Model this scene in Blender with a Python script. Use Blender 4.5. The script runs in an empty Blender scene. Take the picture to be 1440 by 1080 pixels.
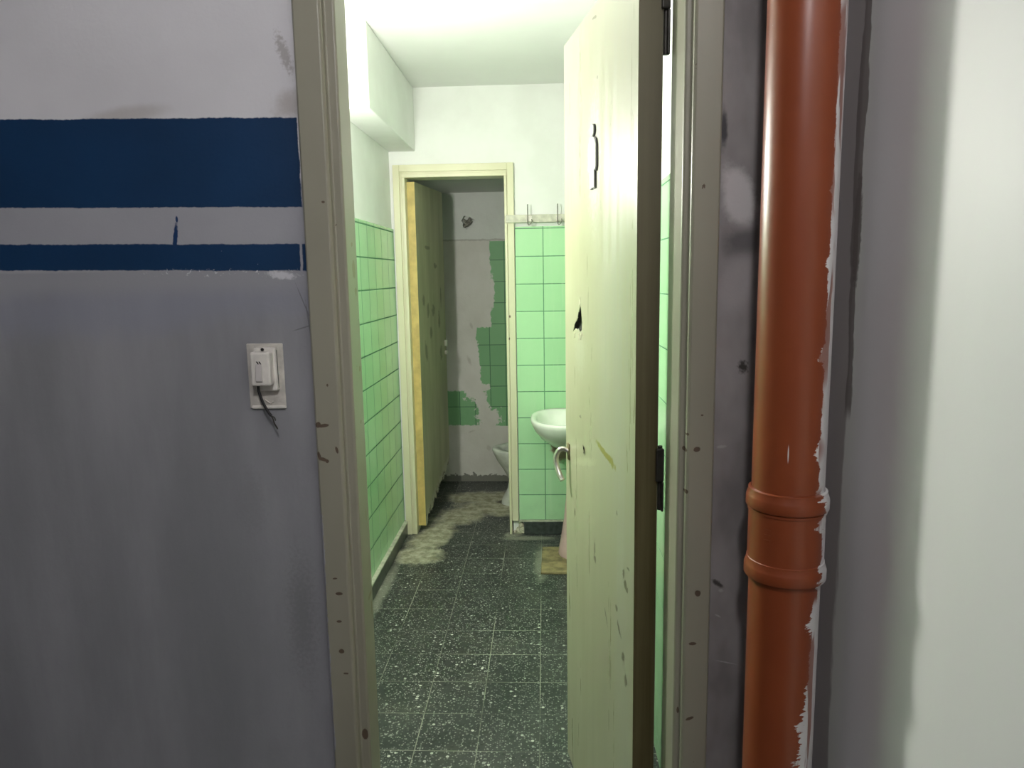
import bpy, bmesh, math, random
from mathutils import Vector, Matrix
random.seed(7)
SC = bpy.context.scene
COL = SC.collection
PI = math.pi

# ------------------------------------------------------------------ node helpers
class G:
    """small wrapper around one material's node tree"""
    def __init__(s, name, rough=0.6, spec=0.5, coord='Object'):
        s.mat = bpy.data.materials.new(name); s.mat.use_nodes = True
        s.nt = s.mat.node_tree
        s.b = s.nt.nodes['Principled BSDF']
        s.b.inputs['Roughness'].default_value = rough
        s.b.inputs['Specular IOR Level'].default_value = spec
        s.tc = s.nt.nodes.new('ShaderNodeTexCoord')
        s.P = s.tc.outputs[coord]
        sp = s.nt.nodes.new('ShaderNodeSeparateXYZ'); s.nt.links.new(s.P, sp.inputs[0])
        s.x, s.y, s.z = sp.outputs
    def put(s, sock, v):
        if isinstance(v, bpy.types.NodeSocket): s.nt.links.new(v, sock)
        elif isinstance(v, (tuple, list)):
            sock.default_value = tuple(v) + (1.0,) if len(v) == 3 and sock.type == 'RGBA' else tuple(v)
        else: sock.default_value = v
    def m(s, op, a, b=None, c=None, clamp=False):
        n = s.nt.nodes.new('ShaderNodeMath'); n.operation = op; n.use_clamp = clamp
        for i, v in enumerate((a, b, c)):
            if v is not None: s.put(n.inputs[i], v)
        return n.outputs[0]
    def add(s, a, b): return s.m('ADD', a, b)
    def sub(s, a, b): return s.m('SUBTRACT', a, b)
    def mul(s, a, b): return s.m('MULTIPLY', a, b)
    def mx(s, a, b): return s.m('MAXIMUM', a, b)
    def mn(s, a, b): return s.m('MINIMUM', a, b)
    def inv(s, a): return s.m('SUBTRACT', 1.0, a)
    def step(s, v, lo, hi):
        n = s.nt.nodes.new('ShaderNodeMapRange'); n.interpolation_type = 'SMOOTHSTEP'
        s.put(n.inputs['Value'], v)
        if lo <= hi: a, b, t0, t1 = lo, hi, 0.0, 1.0
        else: a, b, t0, t1 = hi, lo, 1.0, 0.0
        n.inputs['From Min'].default_value = a; n.inputs['From Max'].default_value = b
        n.inputs['To Min'].default_value = t0; n.inputs['To Max'].default_value = t1
        return n.outputs['Result']
    def noise(s, scale, detail=3, rough=0.55, stretch=None, off=(0, 0, 0)):
        n = s.nt.nodes.new('ShaderNodeTexNoise')
        n.inputs['Scale'].default_value = scale; n.inputs['Detail'].default_value = detail
        n.inputs['Roughness'].default_value = rough
        mp = s.nt.nodes.new('ShaderNodeMapping'); s.nt.links.new(s.P, mp.inputs['Vector'])
        mp.inputs['Scale'].default_value = stretch or (1, 1, 1); mp.inputs['Location'].default_value = off
        s.nt.links.new(mp.outputs[0], n.inputs['Vector'])
        return n.outputs[0]
    def mix(s, f, a, b):
        n = s.nt.nodes.new('ShaderNodeMix'); n.data_type = 'RGBA'
        s.put(n.inputs[0], f); s.put(n.inputs[6], a); s.put(n.inputs[7], b)
        return n.outputs[2]
    def ell(s, u, v, cu, cv, ru, rv, rot=0.0, soft=0.25, d=None):
        """soft edged, possibly ragged ellipse mask"""
        c, q = math.cos(rot), math.sin(rot)
        du, dv = s.sub(u, cu), s.sub(v, cv)
        a = s.m('MULTIPLY_ADD', du, c / ru, s.mul(dv, q / ru))
        b = s.m('MULTIPLY_ADD', du, -q / rv, s.mul(dv, c / rv))
        r = s.m('SQRT', s.add(s.mul(a, a), s.mul(b, b)))
        if d is not None: r = s.add(r, d)
        return s.step(r, 1 + soft, 1 - soft)
    def union(s, ms):
        o = ms[0]
        for k in ms[1:]: o = s.mx(o, k)
        return o
    def band(s, v, lo, hi, soft):
        return s.mul(s.step(v, lo - soft, lo + soft), s.step(v, hi + soft, hi - soft))
    def bump(s, h, strength=0.2, dist=0.002):
        n = s.nt.nodes.new('ShaderNodeBump'); n.inputs['Strength'].default_value = strength
        n.inputs['Distance'].default_value = dist
        s.put(n.inputs['Height'], h); s.nt.links.new(n.outputs[0], s.b.inputs['Normal'])
    def out(s, col, rough=None):
        s.put(s.b.inputs['Base Color'], col)
        if rough is not None: s.put(s.b.inputs['Roughness'], rough)
        return s.mat

def plain(name, col, rough=0.5, var=0.06, scale=20, metal=0.0, bump=0.0):
    g = G(name, rough)
    n = g.noise(scale, 4)
    c = tuple(max(0, k * (1 - 2.2 * var)) for k in col); d = tuple(min(1, k * (1 + 2.2 * var)) for k in col)
    g.b.inputs['Metallic'].default_value = metal
    if bump: g.bump(n, bump, 0.003)
    return g.out(g.mix(g.step(n, .25, .75), c, d))

# ------------------------------------------------------------------ mesh helpers
def box(bm, x0, x1, y0, y1, z0, z1):
    vs = [bm.verts.new((x, y, z)) for x in (x0, x1) for y in (y0, y1) for z in (z0, z1)]
    for f in ((0, 1, 3, 2), (4, 6, 7, 5), (0, 4, 5, 1), (2, 3, 7, 6), (0, 2, 6, 4), (1, 5, 7, 3)):
        bm.faces.new([vs[i] for i in f])
def prism(bm, poly, a, b, fn):
    """poly: 2-D outline; fn(u, v, t) -> 3-D point, extruded t = a..b"""
    A = [bm.verts.new(fn(u, v, a)) for u, v in poly]; B = [bm.verts.new(fn(u, v, b)) for u, v in poly]
    n = len(poly)
    bm.faces.new(A); bm.faces.new(B[::-1])
    for i in range(n): bm.faces.new((A[i], B[i], B[(i + 1) % n], A[(i + 1) % n]))
def loft(bm, rings, close=True, cap0=True, cap1=True):
    R = [[bm.verts.new(p) for p in r] for r in rings]
    n = len(R[0])
    for a, b in zip(R, R[1:]):
        for i in range(n if close else n - 1):
            bm.faces.new((a[i], a[(i + 1) % n], b[(i + 1) % n], b[i]))
    if cap0: bm.faces.new(R[0][::-1])
    if cap1: bm.faces.new(R[-1])
def lathe(bm, prof, cx=0, cy=0, n=48, cap0=True, cap1=True):
    loft(bm, [[(cx + r * math.cos(2 * PI * i / n), cy + r * math.sin(2 * PI * i / n), z) for i in range(n)] for r, z in prof], True, cap0, cap1)
def tube(bm, pts, rad, n=12):
    pts = [Vector(p) for p in pts]
    rad = rad if isinstance(rad, (list, tuple)) else [rad] * len(pts)
    rings = []; up = Vector((0.13, 0.27, 0.95))
    for i, p in enumerate(pts):
        t = (pts[min(i + 1, len(pts) - 1)] - pts[max(i - 1, 0)]).normalized()
        u = t.cross(up).normalized() if abs(t.dot(up)) < .98 else t.cross(Vector((1, 0, 0))).normalized()
        v = t.cross(u)
        rings.append([tuple(p + u * rad[i] * math.cos(2 * PI * k / n) + v * rad[i] * math.sin(2 * PI * k / n)) for k in range(n)])
    loft(bm, rings)
def spline(pts, k=8):
    """Catmull-Rom through points"""
    P = [Vector(p) for p in pts]; P = [2 * P[0] - P[1]] + P + [2 * P[-1] - P[-2]]
    o = []
    for i in range(1, len(P) - 2):
        for j in range(k):
            t = j / k; a, b, c, d = P[i - 1:i + 3]
            o.append(0.5 * ((2 * b) + (c - a) * t + (2 * a - 5 * b + 4 * c - d) * t * t + (3 * b - a - 3 * c + d) * t ** 3))
    return o + [P[-2]]
def obj(name, bm, mat, parent=None, smooth=False, bevel=0, seg=2, angle=35):
    bmesh.ops.recalc_face_normals(bm, faces=bm.faces)
    me = bpy.data.meshes.new(name); bm.to_mesh(me); bm.free()
    for m_ in (mat if isinstance(mat, list) else [mat]): me.materials.append(m_)
    o = bpy.data.objects.new(name, me); COL.objects.link(o)
    if smooth:
        for p in me.polygons: p.use_smooth = True
        e = o.modifiers.new('split', 'EDGE_SPLIT'); e.split_angle = math.radians(angle)
    if bevel:
        b = o.modifiers.new('bevel', 'BEVEL'); b.width = bevel; b.segments = seg; b.limit_method = 'ANGLE'; b.angle_limit = math.radians(40)
        if smooth: o.modifiers.move(1, 0)
    if parent: o.parent = parent
    return o
def BM(): return bmesh.new()
def tag(o, label, cat, group=None, kind=None):
    o['label'] = label; o['category'] = cat
    if group: o['group'] = group
    if kind: o['kind'] = kind
    return o
def empty(name, loc, rz=0):
    o = bpy.data.objects.new(name, None); COL.objects.link(o)
    o.location = loc; o.rotation_euler = (0, 0, rz); o.empty_display_size = .1
    return o
def cut(o, cutters):
    """carve holes: bake a boolean difference into the mesh"""
    for c in cutters:
        m_ = o.modifiers.new('cut', 'BOOLEAN'); m_.operation = 'DIFFERENCE'; m_.object = c; m_.solver = 'EXACT'
    bpy.context.view_layer.update()
    dg = bpy.context.evaluated_depsgraph_get()
    me = bpy.data.meshes.new_from_object(o.evaluated_get(dg))
    o.modifiers.clear(); o.data = me
    for c in cutters: bpy.data.objects.remove(c)

# ------------------------------------------------------------------ main dimensions (metres)
D = 1.30            # corridor face of the wall with the doorway
FAR = 3.95          # far bathroom wall
BACK = 5.00         # back wall of the toilet stall
XL, XR = -0.81, 0.335
CEIL = 2.41
CX = 0.50           # corridor side wall

# ------------------------------------------------------------------ materials
def mat_corridor_wall():
    g = G('corridor_wall_paint', .62, .35)
    x, z = g.x, g.z
    fine = g.noise(140, 3); mid = g.noise(22, 5, .6); big = g.noise(3.2, 4, .55)
    wob = g.m('MULTIPLY_ADD', mid, .006, -.003); wobf = g.m('MULTIPLY_ADD', fine, .003, -.0015)
    zz = g.add(g.add(z, g.mul(x, .017)), g.add(wob, wobf))     # the stripes run very slightly off level
    white = g.mix(g.step(big, .3, .72), (.62, .61, .62), (.70, .69, .70))
    streak = g.noise(7, 5, .6, (1, 1, .22))
    grey = g.mix(g.step(streak, .3, .7), (.245, .246, .258), (.32, .321, .333))
    grey = g.mix(g.mul(g.ell(x, z, -.74, 1.40, .34, .05, .06, .6, g.m('MULTIPLY_ADD', mid, 1.2, -.6)), .55), grey, (.27, .28, .34))
    grey = g.mix(g.mul(g.ell(x, z, -.62, .70, .10, .32, 0, .7, g.m('MULTIPLY_ADD', mid, 1.0, -.5)), .45), grey, (.22, .225, .235))
    grey = g.mix(g.mul(g.ell(x, z, -.468, .80, .022, .10, 0, .8, g.m('MULTIPLY_ADD', fine, 2.4, -1.2)), .55), grey, (.17, .17, .175))
    grey = g.mix(g.mul(g.ell(x, z, -.55, 1.03, .02, .05, 0, .8, g.m('MULTIPLY_ADD', fine, 2.4, -1.2)), .35), grey, (.20, .20, .205))
    between = g.mix(g.step(big, .3, .7), (.33, .333, .355), (.37, .372, .392))
    lav = g.mix(g.step(z, 1.44, 1.40), (.315, .317, .335), grey)
    c = g.mix(g.step(z, 1.46, 1.455), between, lav)
    c = g.mix(g.step(z, 1.60, 1.62), c, white)
    # tan smudges on the white just above the broad stripe
    c = g.mix(g.mul(g.ell(x, z, -.72, 1.728, .065, .012, .1, .6, g.m('MULTIPLY_ADD', mid, 1.0, -.5)), .6), c, (.42, .39, .36))
    c = g.mix(g.mul(g.ell(x, z, -.437, 1.735, .03, .022, .0, .5, g.m('MULTIPLY_ADD', mid, 2.4, -1.2)), .7), c, (.40, .37, .34))
    c = g.mix(g.ell(x, z, -.44, 1.82, .008, .03, .3, .5, g.m('MULTIPLY_ADD', fine, 3.0, -1.5)), c, (.42, .40, .39))
    blue = g.mix(g.step(big, .35, .7), (.001, .026, .080), (.002, .033, .100))
    xr = g.add(x, g.m('MULTIPLY_ADD', mid, .012, -.006))
    b1 = g.mul(g.band(zz, 1.557, 1.7085, .0012), g.step(xr, -.422, -.4245))
    b2 = g.mul(g.band(zz, 1.4465, 1.493, .0012), g.mx(g.step(xr, -.432, -.434), g.band(xr, -.4285, -.4185, .001)))
    left = g.step(x, -.3, -.32)
    c = g.mix(g.mul(g.mx(b1, b2), left), c, blue)
    # the run of blue paint between the two stripes
    run = g.mul(g.ell(x, z, -.6565, 1.511, .0040, .030, -.16, .25, g.m('MULTIPLY_ADD', fine, .8, -.4)), g.step(z, 1.49, 1.495))
    drop = g.ell(x, z, -.6505, 1.5475, .0022, .0055)
    c = g.mix(g.mx(run, drop), c, (.004, .03, .10))
    # white nicks along the lower edge of the narrow stripe
    nick = g.mul(g.step(fine, .60, .66), g.mul(g.band(zz, 1.437, 1.4485, .003), g.band(x, -.70, -.43, .05)))
    nick = g.mx(nick, g.mul(g.step(fine, .72, .76), g.mul(g.band(zz, 1.43, 1.50, .01), g.band(x, -.62, -.46, .04))))
    nick = g.mx(nick, g.ell(x, z, -.468, 1.4465, .024, .006, -.1, .4, g.m('MULTIPLY_ADD', fine, 2.0, -1.0)))
    c = g.mix(g.mul(nick, left), c, (.60, .60, .62))
    # crack by the frame
    for (u, v, a, b_, r) in ((-.435, 1.352, .018, .0012, .28), (-.424, 1.365, .0012, .035, .1), (-.432, 1.40, .001, .03, .35)):
        c = g.mix(g.mul(g.ell(x, z, u, v, a, b_, r, .4, g.m('MULTIPLY_ADD', fine, 1.0, -.5)), .6), c, (.12, .12, .13))
    # dingy old plaster between the frame and the drain pipe
    dn = g.noise(16, 6, .65); dl = g.noise(5, 4, .6, (1, 1, .5))
    old = g.mix(g.step(dl, .35, .65), (.185, .172, .168), (.34, .32, .312))
    old = g.mix(g.mul(g.ell(x, z, .335, 1.56, .024, .055, .25, .4, g.m('MULTIPLY_ADD', dn, 1.6, -.8)), 1.0), old, (.56, .54, .53))
    old = g.mix(g.mul(g.ell(x, z, .345, 1.49, .03, .028, 0, .5, g.m('MULTIPLY_ADD', dn, 2.0, -1.0)), .9), old, (.12, .115, .115))
    old = g.mix(g.mul(g.ell(x, z, .335, 1.42, .028, .05, -.3, .5, g.m('MULTIPLY_ADD', dn, 1.2, -.6)), .7), old, (.40, .375, .37))
    old = g.mix(g.mul(g.ell(x, z, .306, 1.68, .006, .03, 0, .5, g.m('MULTIPLY_ADD', dn, 2.4, -1.2)), .9), old, (.035, .036, .04))
    old = g.mix(g.ell(x, z, .350, 1.272, .008, .010, 0, .5, g.m('MULTIPLY_ADD', fine, 2.6, -1.3)), old, (.05, .045, .04))
    for (u, v, a, b_, r) in ((.316, 1.128, .008, .0025, .1), (.318, .805, .006, .0015, -.5), (.336, .712, .018, .0012, -.2), (.322, .855, .004, .003, 0)):
        old = g.mix(g.mul(g.ell(x, z, u, v, a, b_, r, .5, g.m('MULTIPLY_ADD', fine, 1.2, -.6)), .8), old, (.42, .40, .39))
    old = g.mix(g.ell(x, z, .316, .868, .012, .004, -.6, .5, g.m('MULTIPLY_ADD', fine, 1.6, -.8)), old, (.06, .055, .05))
    c = g.mix(g.step(x, .1, .2), c, old)
    # bathroom side: white
    c = g.mix(g.step(g.y, 1.36, 1.37), c, (.66, .67, .635))
    g.bump(g.add(g.mul(mid, .7), g.mul(fine, .3)), .25, .003)
    return g.out(c)

def mat_side_wall():
    g = G('side_wall_paint', .5, .4)
    y, z = g.y, g.z
    mid = g.noise(14, 5, .6, (1, 1, .25)); fine = g.noise(90, 3); big = g.noise(3, 4, .5, (1, 1, .3))
    c = g.mix(g.step(big, .3, .7), (.84, .835, .83), (.885, .88, .875))
    edge = g.add(y, g.m('MULTIPLY_ADD', mid, .05, -.025))
    bare = g.step(edge, 1.215, 1.225)
    c = g.mix(bare, c, (.50, .47, .465))
    # dark ragged sliver where the fresh paint stops
    w = g.m('MULTIPLY_ADD', g.noise(6, 4, .6, (1, 1, .8), (3, 0, 0)), .05, -.012)
    sl = g.mul(g.step(g.sub(g.m('ABSOLUTE', g.sub(edge, 1.218)), w), .004, 0.0), g.step(z, 1.19, 1.22))
    c = g.mix(g.mul(sl, .85), c, (.22, .19, .185))
    thick = g.ell(y, z, 1.212, 1.50, .014, .09, 0, .2, g.m('MULTIPLY_ADD', fine, .8, -.4))
    c = g.mix(g.mul(thick, .85), c, (.20, .17, .168))
    g.bump(g.add(g.mul(mid, .6), g.mul(fine, .2)), .12, .003)
    return g.out(c)

def mat_white(name, a=(.72, .73, .70), b=(.77, .78, .755), sc=5):
    g = G(name, .6, .35)
    n = g.noise(sc, 4); f = g.noise(60, 3)
    g.bump(g.add(g.mul(n, .6), g.mul(f, .3)), .15, .004)
    return g.out(g.mix(g.step(n, .3, .7), a, b))

def tile_nodes(g, u, v, u0, v0, w, h, lo, hi, joint=(.085, .23, .12), jw=.0030):
    """glazed square tiles with dark joints; returns (colour, joint mask)"""
    a = g.m('DIVIDE', g.sub(u, u0), w); b = g.m('DIVIDE', g.sub(v, v0), h)
    fa, fb = g.m('FRACT', a), g.m('FRACT', b)
    da = g.mul(g.mn(fa, g.inv(fa)), w); db = g.mul(g.mn(fb, g.inv(fb)), h)
    wob = g.m('MULTIPLY_ADD', g.noise(50, 2), .0012, -.0006)
    j = g.step(g.add(g.mn(da, db), wob), jw, jw * .45)
    cb = g.nt.nodes.new('ShaderNodeCombineXYZ')
    g.put(cb.inputs[0], g.m('FLOOR', a)); g.put(cb.inputs[1], g.m('FLOOR', b))
    wn = g.nt.nodes.new('ShaderNodeTexWhiteNoise'); g.nt.links.new(cb.outputs[0], wn.inputs['Vector'])
    n = g.noise(9, 4)
    f = g.add(g.mul(wn.outputs['Value'], .7), g.m('MULTIPLY_ADD', n, .6, -.15))
    col = g.mix(g.m('MULTIPLY', f, 1.0, clamp=True), lo, hi)
    return g.mix(j, col, joint), j

GL, GH = (.38, .655, .375), (.44, .72, .425)
def mat_tile(name, axis, u0, v0, w=.149, h=.1455, patch=False, jw=.0030):
    g = G(name, .22, .5)
    u = g.x if axis == 'x' else g.y
    c, j = tile_nodes(g, u, g.z, u0, v0, w, h, GL, GH, jw=jw)
    dirt = g.mul(g.step(g.z, .45, 0.0), g.step(g.noise(11, 5, .6), .35, .75))
    c = g.mix(g.mul(dirt, .30), c, (.25, .36, .24))
    # thin pale run-off streaks on the glaze
    st = g.noise(6, 4, .7, (6, 6, .35))
    c = g.mix(g.mul(g.step(st, .58, .74), .22), c, (.62, .76, .56))
    r = g.m('MULTIPLY_ADD', j, .5, .22)
    if patch:
        nz = g.m('MULTIPLY_ADD', g.noise(45, 4, .6), .7, -.35)
        p = g.ell(u, g.z, .085, .505, .056, .085, .1, .18, nz)
        b = g.mix(g.step(g.noise(30, 4), .35, .65), (.22, .165, .12), (.32, .25, .19))
        b = g.mix(g.ell(u, g.z, .058, .535, .016, .022, 0, .4, nz), b, (.48, .16, .06))
        c = g.mix(p, c, b); r = g.mx(r, g.mul(p, .9))
    g.bump(g.inv(j), .35, .0015)
    return g.out(c, r)

def mat_stall_back():
    g = G('stall_plaster_and_old_tile', .5, .4)
    x, z = g.x, g.z
    n = g.noise(24, 5, .62); n2 = g.noise(60, 4); big = g.noise(4, 4)
    rag = g.m('MULTIPLY_ADD', n, .05, -.025)
    xx, zz = g.add(x, rag), g.add(z, g.m('MULTIPLY_ADD', n2, .03, -.015))
    pl = g.mix(g.step(big, .3, .7), (.60, .59, .53), (.68, .67, .62))
    up = g.mix(g.step(big, .3, .7), (.63, .65, .61), (.69, .71, .67))
    c = g.mix(g.step(g.add(z, g.mul(rag, .3)), 1.672, 1.684), pl, up)
    c = g.mix(g.mul(g.band(g.add(z, g.mul(rag, .4)), 1.672, 1.683, .003), .55), c, (.30, .29, .25))
    t, j = tile_nodes(g, x, z, -.3775, .3925, .1085, .1437, (.18, .40, .19), (.23, .47, .23), (.06, .16, .08), .0032)
    # tiling still on the wall: a column, a wider block, and a low strip
    colm = g.mul(g.step(xx, -.366, -.362), g.band(z, .399, 1.668, .002))
    blok = g.mul(g.step(xx, -.470, -.464), g.band(zz, .52, 1.088, .004))
    low = g.band(zz, .405, .648, .004)
    tm = g.mx(colm, g.mx(blok, low))
    # white filler smeared over the tiles
    nz = g.m('MULTIPLY_ADD', n, 2.6, -1.3)
    sm = g.union([g.ell(x, z, -.475, .64, .085, .055, .3, .12, nz), g.ell(x, z, -.44, .56, .045, .12, .2, .12, nz),
                  g.ell(x, z, -.395, .455, .085, .075, 0, .12, nz), g.ell(x, z, -.47, .80, .022, .26, .05, .12, nz),
                  g.ell(x, z, -.355, 1.33, .018, .10, 0, .2, nz)])
    c = g.mix(g.mul(tm, g.inv(sm)), c, t)
    # damp cement at the foot
    foot = g.step(g.add(z, g.mul(rag, 2.4)), .052, .045)
    c = g.mix(foot, c, (.20, .20, .17))
    for (u, v, a, b) in ((-.52, .86, .01, .03), (-.40, .24, .012, .02), (-.52, .36, .02, .006), (-.5, 1.1, .008, .02)):
        c = g.mix(g.mul(g.ell(x, z, u, v, a, b, .3, .4, nz), .5), c, (.40, .38, .33))
    g.bump(n, .4, .006)
    return g.out(c)

def mat_floor():
    g = G('terrazzo_floor', .42, .45)
    x, y = g.x, g.y
    S = .1925
    v1 = g.nt.nodes.new('ShaderNodeTexVoronoi'); v1.inputs['Scale'].default_value = 135; g.nt.links.new(g.P, v1.inputs['Vector'])
    v2 = g.nt.nodes.new('ShaderNodeTexVoronoi'); v2.inputs['Scale'].default_value = 62; g.nt.links.new(g.P, v2.inputs['Vector'])
    base = g.mix(g.step(g.noise(3.5, 4), .3, .7), (.024, .028, .028), (.046, .050, .048))
    sep = g.nt.nodes.new('ShaderNodeSeparateColor'); g.nt.links.new(v1.outputs['Color'], sep.inputs[0])
    chip = g.mul(g.step(v1.outputs['Distance'], .42, .34), g.step(sep.outputs[0], .34, .38))
    c = g.mix(g.mul(chip, .85), base, g.mix(sep.outputs[1], (.11, .125, .115), (.40, .41, .37)))
    sp2 = g.nt.nodes.new('ShaderNodeSeparateColor'); g.nt.links.new(v2.outputs['Color'], sp2.inputs[0])
    big = g.mul(g.step(v2.outputs['Distance'], .36, .28), g.step(sp2.outputs[0], .82, .84))
    c = g.mix(big, c, g.mix(sp2.outputs[1], (.26, .28, .25), (.62, .62, .56)))
    dark = g.mul(g.step(v2.outputs['Distance'], .42, .34), g.step(sp2.outputs[2], .62, .64))
    c = g.mix(g.mul(dark, .7), c, (.015, .018, .018))
    # one tone per slab
    a = g.m('DIVIDE', g.add(x, .0275), S); b = g.m('DIVIDE', g.sub(y, 2.04), S)
    cb = g.nt.nodes.new('ShaderNodeCombineXYZ'); g.put(cb.inputs[0], g.m('FLOOR', a)); g.put(cb.inputs[1], g.m('FLOOR', b))
    wn = g.nt.nodes.new('ShaderNodeTexWhiteNoise'); g.nt.links.new(cb.outputs[0], wn.inputs['Vector'])
    c = g.mix(g.mul(wn.outputs['Value'], .30), c, (.022, .028, .028))
    fa, fb = g.m('FRACT', a), g.m('FRACT', b)
    d = g.mul(g.mn(g.mn(fa, g.inv(fa)), g.mn(fb, g.inv(fb))), S)
    fade = g.step(g.noise(2.6, 3), .36, .62)
    joint = g.mul(g.step(d, .0020, .0006), g.m('MULTIPLY_ADD', fade, .75, .12))
    c = g.mix(joint, c, (.34, .35, .28))
    # worn grime
    c = g.mix(g.mul(g.step(g.noise(5, 5, .6), .5, .75), .30), c, (.09, .09, .065))
    # plaster dust
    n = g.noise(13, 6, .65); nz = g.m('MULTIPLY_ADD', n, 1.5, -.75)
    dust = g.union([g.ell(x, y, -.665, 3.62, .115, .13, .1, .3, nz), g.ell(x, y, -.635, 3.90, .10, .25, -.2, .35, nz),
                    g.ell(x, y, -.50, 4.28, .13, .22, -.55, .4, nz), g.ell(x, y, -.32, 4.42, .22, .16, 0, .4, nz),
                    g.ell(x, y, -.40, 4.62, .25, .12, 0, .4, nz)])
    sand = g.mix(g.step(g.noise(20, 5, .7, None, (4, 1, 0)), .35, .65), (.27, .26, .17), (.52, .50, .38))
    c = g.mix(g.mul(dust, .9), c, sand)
    dust2 = g.union([g.ell(x, y, -.10, 3.87, .13, .03, 0, .5, nz), g.ell(x, y, -.19, 3.93, .05, .04, 0, .4, nz),
                     g.ell(x, y, -.03, 3.52, .03, .19, 0, .6, nz), g.ell(x, y, -.76, 3.2, .025, .3, 0, .6, nz)])
    c = g.mix(g.mul(dust2, .5), c, (.36, .37, .29))
    blot = g.ell(x, y, -.27, 4.53, .05, .03, .2, .3, nz)
    c = g.mix(g.mul(blot, .85), c, (.045, .04, .03))
    g.bump(g.sub(g.mul(n, .3), joint), .2, .002)
    return g.out(c, g.mx(g.m('MULTIPLY_ADD', n, .25, .28), g.mul(dust, .85)))

def mat_frame(name, spots=(), col=((.27, .258, .195), (.325, .312, .24)), amount=.735):
    """old cream gloss paint, chipped down to brown"""
    g = G(name, .33, .5)
    n = g.noise(38, 4, .6); v = g.noise(70, 3, .6, (1, 1, .6)); w = g.noise(4, 3, .5, (1, 1, .3))
    c = g.mix(g.step(w, .3, .7), *col)
    light = g.step(g.noise(16, 4, .7, (1, 1, .2), (5, 2, 0)), .68, .78)
    c = g.mix(g.mul(light, .3), c, tuple(min(1, k * 1.35) for k in col[1]))
    ch = g.mul(g.step(v, amount, amount + .02), g.step(g.noise(9, 2), .42, .56))
    nz = g.m('MULTIPLY_ADD', n, 1.6, -.8)
    for (sx, sz, rx, rz, rot) in spots:
        ch = g.mx(ch, g.ell(g.x, g.z, sx, sz, rx, rz, rot, .15, nz))
    c = g.mix(g.mul(ch, .9), c, (.085, .052, .030))
    if spots and name == 'entry_frame_paint':
        rv = g.band(g.x, -.3497, -.3483, .0002)
        rb = g.union([g.ell(g.y, g.z, *q, .2, nz) for q in ((1.345, 1.455, .012, .016, .1), (1.352, 1.415, .008, .008, .4), (1.340, 1.50, .006, .004, .2), (1.35, .82, .014, .006, .2), (1.36, .79, .004, .02, 0), (1.345, 1.17, .006, .004, 0), (1.35, .985, .003, .014, 0), (1.355, 1.27, .006, .006, .3))])
        c = g.mix(g.mul(g.mul(rb, rv), .75), c, (.21, .155, .075))
        # grey wall paint slopped over the outer edge of the casing
        e = g.add(g.x, g.m('MULTIPLY_ADD', n, .016, -.008))
        sl = g.mul(g.step(e, -.4125, -.4145), g.step(g.z, 1.06, .98))
        c = g.mix(sl, c, (.33, .33, .355))
    g.bump(g.sub(g.mul(w, .4), ch), .25, .002)
    return g.out(c, g.m('MULTIPLY_ADD', ch, .4, .33))

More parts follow.
